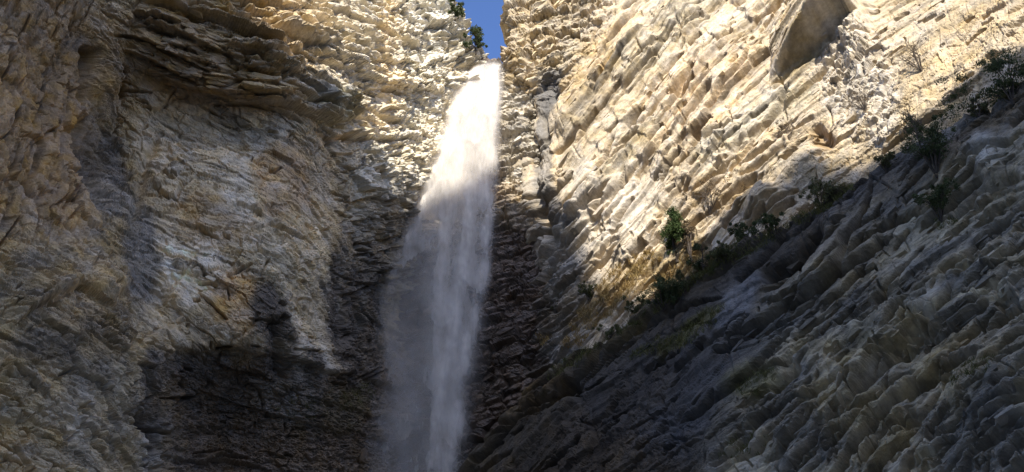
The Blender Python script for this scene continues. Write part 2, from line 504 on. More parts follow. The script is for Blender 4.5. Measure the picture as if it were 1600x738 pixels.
# single features of the wall
L.cracks(70, w_upL + .25 * w_chL, th_L, (40, 180), (2.0, 3.6), (.2, .6), (.2, .7), (10, 24), 51, 6)
L.cracks(260, .5 + .6 * w_upL + .3 * w_chL, th_L, (12, 70), (1.3, 2.4), (.12, .4), (.06, .3), (5, 14), 52, 14)
L.cracks(160, np.ones(len(L.P)), lambda x, y: th_L(x, y) + 70, (10, 45), (1.2, 2.2), (.12, .4), (0, .15), (4, 10), 53, 25)
L.groove([(134, 70), (128, 110), (124, 165)], 7, 2.2)
L.groove([(188, 100), (182, 130), (186, 160)], 6, 1.4)
L.groove([(124, 175), (120, 215), (132, 275), (170, 330)], 12, 1.3)
L.bump(160, 120, 18, 55, 0, 1.3)
L.ledge([(520, 195), (430, 165), (330, 148), (250, 132)], .8, 60, .05)
L.ledge([(470, 118), (400, 92), (330, 76), (255, 72)], .4, 26)
L.ledge([(500, 96), (440, 66), (380, 50), (300, 42)], .4, 24)
L.ledge([(690, 150), (620, 140), (570, 130), (520, 110)], .9, 24)
L.ledge([(640, 106), (590, 100), (520, 84), (470, 72), (420, 52)], .9, 22)
L.ledge([(545, 190), (520, 196), (480, 180)], 1.0, 40)
L.ledge([(250, 180), (232, 220), (205, 260), (190, 300)], -.0, 10)
L.ledge([(500, 545), (440, 560), (360, 540), (300, 555), (230, 530)], .3, 40, .2)
L.ledge([(560, 588), (500, 585), (440, 560)], .7, 30)
L.groove([(420, 500), (436, 560), (440, 600)], 9, .8)
L.groove([(212, 640), (240, 720), (250, 780)], 10, .8)
L.groove([(250, 215), (236, 232), (215, 300), (205, 360)], 8, .5)
L.groove([(515, 400), (530, 470), (540, 540)], 9, .7)
L.ledge([(350, 420), (300, 440), (262, 415)], .4, 30)
L.ledge([(180, 490), (120, 450), (60, 480), (10, 520)], .7, 50)
L.ledge([(730, 128), (712, 140), (690, 136)], .9, 22)
L.groove([(690, 160), (705, 175), (712, 200)], 8, .8)
# colours (dry limestone, iron stain, lichen, wet rock)
TAN = (.47, .39, .26); PALE = (.52, .46, .35); BRN = (.20, .14, .072); GREY = (.20, .19, .17); DGREY = (.10, .10, .10); BLK = (.028, .023, .018); OCH = (.30, .185, .075); WHT = (.56, .53, .47)
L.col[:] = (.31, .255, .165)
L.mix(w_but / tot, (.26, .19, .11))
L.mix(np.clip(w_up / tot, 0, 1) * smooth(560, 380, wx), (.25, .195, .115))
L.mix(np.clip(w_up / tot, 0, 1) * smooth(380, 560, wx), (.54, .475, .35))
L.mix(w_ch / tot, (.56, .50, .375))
L.mix(w_pan / tot, (.36, .31, .225))
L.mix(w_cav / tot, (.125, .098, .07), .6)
L.paint(700, 40, 60, 60, 0, (.60, .56, .46), .8)
L.paint(330, 150, 130, 22, -14, BRN, .7, hard=.6)
L.paint(230, 90, 110, 60, -20, (.20, .145, .085), .6, hard=.6)
L.paint(60, 60, 110, 120, 0, (.15, .105, .055), .6, hard=.7)
L.paint(30, 230, 90, 100, 20, (.29, .20, .10), .6)
L.paint(300, 230, 90, 45, -15, (.40, .35, .27), .8)
L.paint(430, 240, 60, 60, -25, (.40, .35, .26), .6)
L.paint(440, 280, 45, 60, 0, (.30, .215, .125), .7)
L.paint(330, 350, 60, 40, 0, (.27, .20, .12), .6)
L.paint(300, 430, 55, 45, -15, (.46, .42, .35), .85)
L.paint(370, 300, 22, 60, 20, (.44, .40, .33), .7)
L.paint(370, 480, 38, 50, 0, (.32, .225, .12), .75)
L.paint(470, 440, 60, 90, 0, (.43, .38, .28), .8)
L.paint(480, 565, 45, 32, 0, (.44, .41, .35), .8)
L.paint(215, 400, 28, 80, 0, (.14, .135, .13), .8)
L.paint(160, 270, 38, 70, 12, (.11, .095, .08), .8, .3)
L.paint(175, 310, 40, 25, -25, (.30, .28, .25), .6)
L.paint(150, 640, 90, 70, -30, (.32, .29, .23), .6)
L.paint(230, 690, 22, 60, 0, (.38, .35, .30), .7)
L.paint(40, 440, 45, 40, 0, (.16, .14, .11), .6)
L.paint(60, 545, 40, 35, 0, (.13, .11, .085), .7)
L.paint(40, 650, 50, 30, -20, (.32, .28, .21), .6)
L.paint(120, 470, 90, 60, -35, (.26, .20, .12), .5)
L.paint(135, 560, 50, 70, -40, (.12, .105, .085), .5)
L.paint(540, 470, 34, 110, 0, DGREY, .85, .3)
L.paint(415, 490, 24, 50, 10, (.07, .06, .05), .9, .4)
L.paint(590, 430, 60, 110, 0, (.20, .165, .11), .8)
L.paint(575, 490, 22, 90, 0, (.09, .08, .065), .7, .4)
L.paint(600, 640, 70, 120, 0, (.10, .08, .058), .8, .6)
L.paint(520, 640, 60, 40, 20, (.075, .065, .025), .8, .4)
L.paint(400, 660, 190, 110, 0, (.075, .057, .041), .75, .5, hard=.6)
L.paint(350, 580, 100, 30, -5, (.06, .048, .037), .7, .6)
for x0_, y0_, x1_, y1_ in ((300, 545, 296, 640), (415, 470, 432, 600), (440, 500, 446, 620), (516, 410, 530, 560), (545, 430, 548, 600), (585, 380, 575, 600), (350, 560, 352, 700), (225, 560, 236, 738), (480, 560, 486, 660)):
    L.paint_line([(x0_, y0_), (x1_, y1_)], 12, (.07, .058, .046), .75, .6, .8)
L.paint(455, 625, 60, 35, 0, (.12, .11, .095), .5, .4)
L.paint(540, 290, 14, 40, 0, (.2, .17, .11), .5)
L.paint(640, 380, 60, 60, 0, (.34, .27, .17), .7)
L.paint(520, 172, 30, 26, -15, (.30, .27, .17), .7)
L.finish('cliff', M_ROCK, 'tall layered tan cliff left of the waterfall with overhangs and a wet dark hollow', tone=(1.58, 1.44, 1.21), tw=1 - np.maximum(w_ch / tot, smooth(380, 560, L.wx) * w_up / tot))  # tone lightens and warms only the shaded rock's colour, standing in for bounce light
print('left', round(time.time() - T0, 1))

# ============================================================ BACK WALL behind the water
ys = axis(98, 98, 752, 900, STEP)
xs = axis(600, 640, 880, 940, STEP * 1.1)
px, py = np.meshgrid(xs, ys)
dB = TPS([(600, 98, 57.5), (760, 98, 56.5), (800, 98, 56.5), (940, 98, 58), (700, 300, 55.5), (800, 300, 55.5), (760, 180, 56.5), (700, 500, 54.5), (800, 500, 53.5), (760, 700, 52.5), (860, 600, 52), (700, 738, 52), (640, 900, 51), (860, 900, 51)], .02)
P = at(px, py, dB(px, py))
ext = np.cumsum(np.linspace(.3, 3, 16))
Bk = P[:1] + ext[::-1][:, None, None] * np.array([0, 1, .04])
P = np.concatenate([Bk, P], 0); px = np.r_[np.repeat(px[:1], 16, 0), px]; py = np.r_[np.repeat(py[:1], 16, 0), py]
Bw = Sheet(px, py, P)
fr = Bw.frame((780, 400), (850, 380))
one = np.ones(len(Bw.P))
Bw.zone(one, fr, 400, layers=((1.6, .4), (.6, .2)), blocks=((1.4, 1.8, .6), (.5, 1.8, .28)), rough=.16)
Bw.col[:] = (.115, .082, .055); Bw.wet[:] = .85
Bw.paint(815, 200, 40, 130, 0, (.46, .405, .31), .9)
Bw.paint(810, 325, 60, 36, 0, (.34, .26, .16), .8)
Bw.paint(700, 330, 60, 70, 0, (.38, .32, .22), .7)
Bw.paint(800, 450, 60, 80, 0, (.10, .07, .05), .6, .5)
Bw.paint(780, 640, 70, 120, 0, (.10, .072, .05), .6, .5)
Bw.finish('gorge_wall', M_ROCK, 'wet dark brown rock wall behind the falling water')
print('back', round(time.time() - T0, 1))

# ============================================================ RIGHT CLIFF
ys = axis(-220, -14, 640, 900, STEP)
E = np.interp(ys, [-220, 0, 20, 50, 80, 97, 110, 125, 145, 200, 280, 340, 400, 500, 900], [786, 797, 800, 795, 797, 793, 800, 797, 803, 806, 806, 815, 830, 820, 800])
u = axis(730, 730, 1614, 1900, STEP)
u = (u - 730) / (u[-1] - 730)
sx = np.arange(700, 1910.0)
slope = -np.interp(sx, [700, 840, 900, 1100, 1200, 1330, 1600, 1900], [.9, 1.15, 1.25, 1.25, 1.0, .72, .58, .58])
bed_curve = lambda x: np.interp(x, sx, np.cumsum(slope))
vs = np.arange(-220, 650 - bed_curve(1900), STEP)
Ev = np.interp(vs, [-220, -20, 0, 20, 50, 80, 97, 110, 125, 145, 200, 280, 340, 400, 500, 900], [786, 795, 797, 800, 795, 797, 793, 800, 797, 803, 806, 806, 815, 830, 820, 800])
for _ in range(4):
    Ev = np.interp(vs + bed_curve(Ev), [-220, -20, 0, 20, 50, 80, 97, 110, 125, 145, 200, 280, 340, 400, 500, 900], [786, 795, 797, 800, 795, 797, 793, 800, 797, 803, 806, 806, 815, 830, 820, 800])
px = Ev[:, None] + u[None] * (1900 - Ev[:, None])
py = vs[:, None] + bed_curve(px)
rowR = np.repeat(vs[:, None], px.shape[1], 1)
keepR = (py > -200) & (py < 900) & ((py < 660) | (px < 1000)) & (py < 760 - .55 * (px - 800) + 60)
py = np.clip(py, -260, 960)
dR = TPS([(800, -200, 64), (800, 0, 58), (800, 90, 55.5), (835, 140, 56), (845, 220, 55.2), (806, 200, 56.8), (866, 300, 52.8), (820, 330, 56), (830, 420, 55), (880, 400, 51.5), (880, 560, 50), (820, 600, 53.5),
          (900, 200, 52.5), (900, 60, 54), (1000, 100, 50), (1000, -200, 58), (1000, 330, 47), (1000, 450, 46), (1200, 100, 43), (1200, -200, 49), (1200, 250, 41.5), (1150, 360, 42.5), (1100, 400, 43.5),
          (1400, 100, 36), (1400, -200, 41), (1400, 200, 35.5), (1300, 280, 38.5), (1450, 240, 34.5), (1600, 0, 30.5), (1600, 100, 29.5), (1520, 150, 32), (1900, 100, 20), (1900, -200, 22), (1900, 600, 18), (1600, 500, 28), (1400, 600, 36), (1200, 700, 42), (900, 800, 48)], .02)
P = at(px, py, dR(px, py))
nb = 24
ext = np.cumsum(np.r_[np.full(10, .12), np.linspace(.2, 2.2, nb - 10)])[::-1]
B = P[:, :1] + ext[None, :, None] * np.array([.05, 1, .02])
P = np.concatenate([B, P], 1)
px, py, rowR, keepR = [np.c_[np.repeat(m_[:, :1], nb, 1), m_] for m_ in (px, py, rowR, keepR)]
Rr = Sheet(px, py, P, keepR, rowR)
dist = np.linalg.norm(Rr.P - CAM, axis=1)
coR = np.stack([(Rr.px - 800) * 1.6 * .05, -Rr.row * .75 * .05, .4 * dist], 1)
wx, wy = Rr.wx, Rr.wy
w_crumb = smooth(1010, 900, wx + .6 * wy) * smooth(200, 130, wy)
w_soil = np.clip(smooth(1180, 1300, wx + 0 * wy) * smooth(-40, 30, wy - np.interp(wx, [1100, 1250, 1330, 1420, 1500, 1600], [340, 250, 225, 90, 30, -20])), 0, 1)
w_white = np.exp(-np.maximum(0, Rr.ell(1345, 130, 62, 95, 20) - .6) ** 2 * 8)
w_groove = smooth(905, 860, wx + .12 * (wy - 200)) * smooth(120, 180, wy) * smooth(330, 280, wy)
w_plate = smooth(950, 880, wx) * smooth(370, 440, wy)
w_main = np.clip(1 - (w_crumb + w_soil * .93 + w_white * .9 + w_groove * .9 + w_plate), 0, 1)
tot = w_crumb + w_soil + w_white + w_groove + w_plate + w_main
frm = Rr.frame((900, 300), (1060, 90))
w_R, cr_R = w_main / tot, (w_crumb + w_white) / tot
Rr.zone(w_main / tot, frm, 500, coords=coR, layers=((3.4, .24), (1.2, .16), (.5, .06)), blocks=((2.8, 4, .11), (.9, 3.5, .06), (.3, 2.5, .04)), rough=.055, warp=.08, big=.2)
fr = Rr.frame((830, 110), (960, 60))
Rr.zone(w_crumb / tot, fr, 530, layers=((2.2, .6), (.7, .25)), blocks=((1.5, 1.6, .7), (.6, 1.5, .34)), rough=.12, warp=.7)
fr = Rr.frame((1300, 240), (1460, 140))
Rr.zone(w_soil / tot, fr, 560, coords=coR, layers=((2.0, .22),), blocks=((.9, 2.5, .14), (.35, 1.5, .08)), rough=.08, big=.5, warp=.5)
fr = Rr.frame((1300, 200), (1370, 90))
Rr.zone(w_white / tot, fr, 590, layers=((1.2, .3),), blocks=((.9, 1.5, .45), (.35, 1.4, .25)), rough=.1)
fr = Rr.frame((860, 280), (840, 150))
Rr.zone(w_groove / tot, fr, 620, layers=((1.8, .35),), blocks=((1.0, 4, .2), (.4, 3, .07)), rough=.05, big=.3)
fr = Rr.frame((840, 560), (920, 500))
Rr.zone(w_plate / tot, fr, 650, layers=((1.3, .4), (.5, .2)), blocks=((1.2, 2.5, .4), (.45, 2, .18)), rough=.09)
# single features
th_R = lambda x, y: float(np.interp(x, [800, 900, 1100, 1200, 1330, 1600], [42, 51, 51, 45, 36, 30]))
Rr.cracks(80, w_R * smooth(1350, 1150, Rr.px) + .02, th_R, (60, 300), (1.6, 3.2), (.3, .9), (.10, .36), (30, 80), 41, 3)
Rr.cracks(70, w_R * smooth(1380, 1200, Rr.px), th_R, (30, 120), (2.2, 4.2), (.6, 1.5), (.1, .35), (15, 40), 44, 4)
Rr.cracks(210, w_R + .2 * w_soil + .4 * w_plate, th_R, (16, 90), (1.2, 2.0), (.2, .6), (.04, .16), (7, 20), 42, 5)
Rr.cracks(80, w_R, lambda x, y: th_R(x, y) + 62, (10, 34), (1.1, 1.8), (.1, .3), (0, .06), (4, 9), 43, 14)
Rr.groove([(835, 150), (822, 190), (836, 250), (852, 330), (880, 400)], 9, 1.2)
Rr.groove([(870, 130), (858, 170), (852, 240)], 7, .5)
Rr.ledge([(860, 215), (905, 150), (960, 95), (1040, 30), (1080, -10)], .9, 28)
Rr.ledge([(870, 260), (960, 190), (1020, 120), (1110, 10)], 0.9, 26)
# the big overhanging block high on the right: its underside looks down to the right
dB, sB, aB = polydist(Rr.px + .15 * (Rr.wx - Rr.px), Rr.py + .15 * (Rr.wy - Rr.py), [(1200, 140), (1250, 104), (1300, 68), (1335, 44)])
Rr.D += 3.6 * np.clip((Rr.px - 1205) / 95, 0, 1) ** .8 * smooth(1352, 1338, Rr.px) * np.where(sB < 0, np.exp(-np.maximum(dB - 10, 0) / 110) * smooth(0, 8, dB), 0)
Rr.groove([(1200, 144), (1250, 108), (1300, 72)], 3, .8)
Rr.bump(1335, 40, 26, 62, 5, 1.3, 4)
Rr.groove([(1330, 0), (1322, 60), (1318, 95)], 5, .8)
Rr.ledge([(890, 330), (960, 260), (1060, 170), (1150, 90)], .7, 24)
Rr.ledge([(950, 420), (1010, 350), (1060, 280), (1130, 200)], .7, 24)
Rr.ledge([(1000, 260), (1070, 190), (1140, 110), (1180, 40)], .6, 22)
Rr.bump(1250, 262, 55, 26, 25, .7, 3)
Rr.bump(1190, 325, 40, 18, 20, .6, 3)
Rr.groove([(1268, 195), (1285, 215), (1306, 232)], 10, .8)
Rr.bump(905, 335, 14, 12, 0, .7, 3)
Rr.groove([(945, 375), (925, 340), (895, 345), (870, 360)], 6, .5)
# colours
Rr.col[:] = (.56, .475, .345)
Rr.mix(w_soil / tot, (.53, .435, .29))
Rr.mix(w_white / tot, (.62, .56, .46))
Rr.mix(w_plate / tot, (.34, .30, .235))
Rr.paint(850, 60, 70, 70, 0, (.50, .42, .28), .6)
Rr.paint(960, 330, 90, 70, 45, (.59, .54, .46), .8)
Rr.paint(1000, 400, 70, 40, 30, (.58, .52, .43), .7)
Rr.paint(1120, 150, 90, 60, 45, (.60, .48, .335), .6)
Rr.paint(930, 110, 80, 30, 45, (.52, .40, .225), .6)
Rr.paint(1040, 60, 40, 110, -42, (.42, .37, .26), .5)
Rr.paint(920, 165, 18, 60, -40, (.30, .25, .16), .5)
Rr.paint(1160, 210, 26, 90, -42, (.50, .49, .42), .5)
Rr.paint(1080, 300, 20, 80, -42, (.54, .45, .32), .5)
Rr.paint(990, 240, 14, 70, -42, (.42, .36, .24), .6)
Rr.paint(1265, 95, 50, 16, 35, (.34, .28, .16), .8)
Rr.paint(1240, 165, 20, 50, -40, (.40, .37, .28), .6)
Rr.paint(1328, 45, 14, 50, 0, (.26, .25, .20), .9)
Rr.paint(1340, 130, 50, 90, 15, (.62, .57, .49), .7)
Rr.paint(1288, 218, 26, 16, -35, (.28, .20, .11), .8)
Rr.paint(1110, 320, 50, 36, 10, (.36, .28, .18), .7)
Rr.paint_line([(868, 120), (850, 160), (852, 230), (862, 300), (880, 350)], 12, (.20, .19, .175), .9, .2)
Rr.paint_line([(838, 150), (826, 185), (836, 250), (850, 320)], 8, (.09, .087, .085), .9, .4)
Rr.paint(858, 150, 14, 40, 10, (.15, .145, .14), .8, .3)
Rr.paint(812, 250, 16, 100, 0, (.34, .30, .235), .8)
Rr.paint(848, 290, 16, 60, -8, (.30, .28, .25), .7)
Rr.paint(800, 100, 14, 60, 0, (.42, .34, .22), .6)
Rr.paint(880, 400, 40, 60, 30, (.42, .39, .34), .7)
Rr.paint(975, 440, 50, 22, 38, (.42, .33, .19), .6)
Rr.paint(930, 492, 50, 20, 30, (.30, .22, .11), .7)
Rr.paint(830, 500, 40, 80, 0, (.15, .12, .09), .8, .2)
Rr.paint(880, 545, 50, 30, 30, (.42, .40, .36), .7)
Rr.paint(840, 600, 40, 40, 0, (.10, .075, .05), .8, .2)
Rr.paint(1060, 420, 60, 30, 35, (.34, .26, .13), .7)
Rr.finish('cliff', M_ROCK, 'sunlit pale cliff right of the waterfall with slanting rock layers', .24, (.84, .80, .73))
print('right', round(time.time() - T0, 1))

# ============================================================ DARK RIDGE in front
xs = axis(560, 736, 1614, 1900, STEP)
crest = np.interp(xs, [560, 640, 740, 770, 800, 830, 870, 940, 1000, 1080, 1150, 1220, 1310, 1380, 1450, 1530, 1600, 1700, 1900],
                  [900, 830, 716, 672, 640, 606, 574, 530, 492, 434, 390, 356, 296, 258, 222, 172, 128, 60, -60])
vs = np.arange(0, 980, STEP)
wave = 18 * np.sin(xs / 97.0) + 9 * np.sin(xs / 41.0 + 1)
low = np.interp(xs, [560, 740, 900, 1200, 1600, 1900], [900, 735, 610, 415, 130, -80])     # a smoother run of the bedding lower down
f_ = smooth(0, 160, vs)[:, None]
py = vs[:, None] + crest[None] * (1 - f_) + low[None] * f_
px = np.repeat(xs[None], len(vs), 0)
rowK = np.repeat(vs[:, None], px.shape[1], 1)
keepK = py < 850
py = np.clip(py, -100, 900)
dK = TPS([(1600, 128, 26), (1450, 222, 28.5), (1310, 296, 31), (1150, 390, 34), (1000, 492, 38), (870, 574, 42.5), (800, 640, 45.5), (740, 716, 48), (640, 830, 50), (1900, -60, 21),
          (1600, 300, 24.2), (1600, 500, 22.2), (1600, 738, 20.2), (1450, 350, 27.3), (1450, 500, 25.4), (1450, 738, 22.8), (1310, 420, 29.4), (1310, 560, 27.6), (1200, 738, 27), (1150, 500, 32.6), (1150, 620, 30.8),
          (1000, 600, 36.4), (1000, 738, 33.8), (870, 660, 41), (870, 738, 39.5), (800, 738, 43.6), (760, 738, 46.5), (1900, 500, 17), (1900, 860, 15), (1200, 860, 25), (900, 860, 36), (600, 900, 49)], .02)
P = at(px, py, dK(px, py))
nb = 26
ext = np.cumsum(np.r_[np.full(10, .10), np.linspace(.15, 1.6, nb - 10)])[::-1]
B = P[:1] + ext[:, None, None] * np.array([.45, 1, -.25]) + (ext ** 2 * -.012)[:, None, None] * np.array([0, 0, 1])
P = np.concatenate([B, P], 0)
px, py, rowK, keepK = [np.r_[np.repeat(m_[:1], nb, 0), m_] for m_ in (px, py, rowK, keepK)]
K = Sheet(px, py, P, keepK, rowK)
dist = np.linalg.norm(K.P - CAM, axis=1)
coK = np.stack([(K.px - 800) * 1.3 * .03, -K.row * .8 * .03, .4 * dist], 1)
wx, wy = K.wx, K.wy
below = wy - np.interp(wx, xs, crest)
w_r = smooth(1180, 1300, wx + .45 * (wy - 400)) * smooth(20, 90, below)
w_b = smooth(1130, 1000, wx - .2 * (wy - 600)) * smooth(40, 110, below)
w_c = np.clip(1 - w_r - w_b, 0, 1)
fr = K.frame((1250, 560), (1480, 380))
K.zone(w_r, fr, 900, coords=coK, layers=((1.7, .16), (.6, .05), (.24, .02)), blocks=((1.9, 1.7, .15), (.65, 1.8, .07), (.22, 1.8, .03)), rough=.04, warp=.08, big=.35)
fr = K.frame((860, 640), (1040, 540))
K.zone(w_b, fr, 930, coords=coK, layers=((1.6, .25), (.5, .12)), blocks=((1.1, 2.2, .25), (.42, 2, .14), (.2, 1.5, .08)), rough=.10, big=.5, warp=.25)
fr = K.frame((1100, 470), (1300, 340))
K.zone(w_c, fr, 960, coords=coK, layers=((1.3, .16), (.45, .06), (.2, .02)), blocks=((1.4, 2.6, .14), (.5, 2.2, .07), (.17, 1.6, .03)), rough=.045, warp=.16, big=.35)
th_K = lambda x, y: float(np.interp(x, [800, 1100, 1300, 1600], [36, 38, 42, 38]))
K.cracks(90, w_r + .5 * w_c + .2 * w_b, th_K, (80, 320), (2.0, 4.2), (.4, 1.0), (.06, .22), (14, 44), 61, 4)
K.cracks(280, w_r + .7 * w_c + .5 * w_b, th_K, (20, 100), (1.3, 2.4), (.2, .7), (.02, .12), (5, 16), 62, 6)
K.cracks(100, w_r + .3 * w_c + .3 * w_b, lambda x, y: th_K(x, y) + (75 if (int(x) // 90) % 2 else 28), (10, 44), (1.1, 1.9), (.08, .26), (0, .08), (4, 12), 63, 18)
K.groove([(1190, 440), (1240, 405), (1290, 355)], 11, 1.7)
K.groove([(1480, 350), (1540, 300), (1600, 270)], 7, 1.0)
K.groove([(1400, 530), (1440, 505), (1475, 490)], 7, 1.0)
K.groove([(1206, 615), (1255, 572)], 9, 1.2)
K.groove([(1558, 482), (1575, 472), (1592, 464)], 9, 1.0)
K.ledge([(1230, 580), (1300, 530), (1360, 510), (1470, 450), (1600, 400)], .5, 30)
K.groove([(1500, 570), (1480, 590)], 5, .3)
K.groove([(860, 612), (890, 608), (915, 616)], 9, .8)
K.ledge([(1200, 700), (1300, 640), (1370, 570), (1400, 540)], .4, 24)
K.bump(1540, 250, 25, 30, 0, .35, 4)
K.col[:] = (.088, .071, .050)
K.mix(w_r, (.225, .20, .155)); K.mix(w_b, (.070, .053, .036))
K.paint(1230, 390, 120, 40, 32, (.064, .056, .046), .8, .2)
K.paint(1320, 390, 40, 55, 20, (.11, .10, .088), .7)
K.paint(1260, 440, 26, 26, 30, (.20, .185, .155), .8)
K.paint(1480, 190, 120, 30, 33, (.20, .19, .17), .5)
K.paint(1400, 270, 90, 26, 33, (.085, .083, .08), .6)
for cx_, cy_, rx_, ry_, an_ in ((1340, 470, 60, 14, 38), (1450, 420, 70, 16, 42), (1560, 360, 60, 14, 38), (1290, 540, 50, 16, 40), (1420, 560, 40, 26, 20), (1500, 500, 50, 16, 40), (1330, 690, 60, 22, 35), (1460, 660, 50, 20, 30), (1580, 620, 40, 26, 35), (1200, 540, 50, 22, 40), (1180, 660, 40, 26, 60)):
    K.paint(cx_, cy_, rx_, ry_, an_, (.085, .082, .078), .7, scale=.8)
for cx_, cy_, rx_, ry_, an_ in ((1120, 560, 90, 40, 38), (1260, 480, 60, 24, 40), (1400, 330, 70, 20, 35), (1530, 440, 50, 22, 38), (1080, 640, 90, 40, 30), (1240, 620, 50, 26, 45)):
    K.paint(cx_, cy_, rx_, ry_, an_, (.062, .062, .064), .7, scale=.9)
K.paint(1545, 240, 28, 26, 0, (.32, .31, .29), .8)
K.paint(1500, 300, 120, 40, 38, (.22, .205, .17), .5)
K.paint(1110, 510, 100, 46, 32, (.085, .076, .066), .7)
K.paint(1160, 470, 26, 50, -25, (.16, .16, .165), .6)
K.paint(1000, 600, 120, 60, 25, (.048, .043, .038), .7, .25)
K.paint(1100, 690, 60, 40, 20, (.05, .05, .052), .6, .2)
K.paint(1400, 610, 130, 90, 35, (.26, .22, .15), .6)
K.paint(1330, 640, 60, 90, 20, (.25, .215, .15), .5)
K.paint(1540, 700, 80, 50, 30, (.09, .088, .088), .7)
K.paint(1360, 540, 50, 40, 0, (.12, .11, .085), .6)
K.paint(1250, 690, 50, 50, 0, (.10, .095, .09), .6)
K.paint(1520, 560, 60, 40, 30, (.26, .21, .13), .6)
K.paint(1080, 520, 60, 16, 35, (.11, .095, .03), .7)
K.paint(1180, 600, 40, 24, 20, (.09, .085, .04), .6)
K.paint(840, 620, 60, 22, 40, (.16, .11, .055), .7)
K.paint(820, 690, 50, 40, 0, (.075, .06, .042), .6)
K.paint_line([(1340, 520), (1420, 470), (1520, 425), (1610, 395)], 8, (.32, .29, .23), .8)
K.paint_line([(1510, 475), (1560, 450), (1610, 432)], 5, (.32, .29, .23), .8)
K.paint_line([(1150, 395), (1080, 440), (1000, 500), (870, 585)], 10, (.13, .10, .05), .6)
K.finish('rock_ridge', M_ROCK, 'dark shaded slanting slate ridge crossing in front of the sunlit cliff', .7, (1.36, 1.29, 1.07), .4 + .6 * w_r)  # tone also warms the shaded ridge's colour in place of bounced light
print('ridge', round(time.time() - T0, 1))

# ============================================================ loose and jutting SLABS that stand out of the walls
import bmesh
def slab_mesh(seed, flat=.34):
    r = random.Random(seed)
    bm = bmesh.new()
    for sx_ in (-1, 1):
        for sy_ in (-1, 1):
            for sz_ in (-1, 1):
                j_ = lambda q, a: q * (1 - r.random() ** 1.1 * a)
                if r.random() < .5:          # a broken corner
                    c_ = r.uniform(.2, .55)
                    pts = [(sx_ * (1 - c_), sy_, sz_), (sx_, sy_ * (1 - c_), sz_), (sx_, sy_, sz_ * (1 - c_ * .6))]
                else:
                    pts = [(j_(sx_, .75), j_(sy_, .6), j_(sz_, .22))]
                for p_ in pts:
                    bm.verts.new((p_[0] * .5, p_[1] * .5 * flat, p_[2] * .5))
    bmesh.ops.convex_hull(bm, input=bm.verts)
    for v in [v for v in bm.verts if not v.link_faces]: bm.verts.remove(v)
    bmesh.ops.triangulate(bm, faces=bm.faces)
    me = bpy.data.meshes.new('rock_slab')
    bm.to_mesh(me); bm.free()
    me.materials.append(M_SLAB)
    V = np.array([v.co[:] for v in me.vertices]); Fc = np.array([p.vertices[:] for p in me.polygons])
    return me, V, Fc
SLABS = [slab_mesh(50 + k, .15 + .045 * (k % 6)) for k in range(14)]
def slabs(sh, n_single, n_rest, weight, theta, size, jut=.10, jitter=6, thick=1.0, seed=1):
    r = np.random.default_rng(seed)
    ok = (sh.px > -30) & (sh.px < 1630) & (sh.py > -20) & (sh.py < 760)
    clump = smooth(-.15, .45, fbm(sh.P / 3.2, 3, seed + 90)) + .06
    wgt = np.where(ok, weight * clump, 0) * sh.res ** 2
    N = n_single + n_rest
    pick = r.choice(len(wgt), N, replace=False, p=wgt / wgt.sum())
    lo, hi = size
    sz = lo * (hi / lo) ** (r.random(N) ** 2.2)
    sz = np.sort(sz)[::-1]
    VV, FF, CC = [], [], []; nv = 0
    for k, i in enumerate(pick):
        n = sh.N[i] + r.normal(0, .10, 3); n /= np.linalg.norm(n)
        th = math.radians(theta(sh.px[i], sh.py[i]) + r.normal(0, jitter))
        x, y = sh.px[i], sh.py[i]
        d = at(x + 10 * math.cos(th), y - 10 * math.sin(th), 1.0) - CAM
        p0 = sh.P[i]
        t = ((p0 - CAM) @ n) / (d @ n)
        e1 = CAM + d * t - p0
        e1 /= np.linalg.norm(e1); e1 = e1 - n * (e1 @ n); e1 /= np.linalg.norm(e1)
        e2 = np.cross(n, e1)
        L_ = sz[k]; W_ = L_ * r.uniform(.4, .7); T_ = L_ * r.uniform(.7, 1.3) * thick
        j = r.integers(len(SLABS))
        me, V0, F0 = SLABS[j]
        c = sh.V[i] - n * (W_ * .5 - T_ * jut * r.uniform(-.3, 1.6))
        Mx = np.stack([e1 * L_, e2 * T_, n * W_], 1)
        col = np.clip(sh.col[i] * r.uniform(.8, 1.2), .01, .75)
        if k < n_single:
            o = bpy.data.objects.new('rock_slab', me); COL.objects.link(o)
            m4 = Matrix(np.r_[np.c_[Mx, c], [[0, 0, 0, 1]]].tolist())
            o.parent = sh.o; o.matrix_world = m4
            o.color = (*[float(q) for q in col], 1)
        else:
            VV.append(V0 @ Mx.T + c); FF.append(F0 + nv); CC.append(np.repeat(col[None], len(V0), 0)); nv += len(V0)
    if VV:
        o = new_mesh('rubble_slabs', np.concatenate(VV), np.concatenate(FF).ravel(), 3, M_ROCK, sh.o, False, np.concatenate(CC))
        o['kind'] = 'stuff'
EDG = lambda a, b, v: smooth(a, b, v)
th_R = lambda x, y: float(np.interp(x, [800, 900, 1100, 1200, 1330, 1600], [38, 51, 51, 45, 36, 30]))
slabs(Rr, 260, 900, .02 + w_R * .8 + cr_R * 1.0, th_R, (.28, 1.7), seed=5, thick=.8, jut=.06, jitter=4)
slabs(K, 260, 900, .3 + w_r * 1.0 + w_c * .5, th_K, (.14, 1.0), seed=6, thick=.9, jut=.06, jitter=4)
slabs(L, 240, 700, .10 + w_upL * 2.2 + w_chL * .9, th_L, (.25, 1.5), seed=7, jut=.08)
slabs(Bw, 60, 500, np.ones(len(Bw.P)), lambda x, y: 20, (.3, 1.4), seed=8)
print('slabs', round(time.time() - T0, 1))

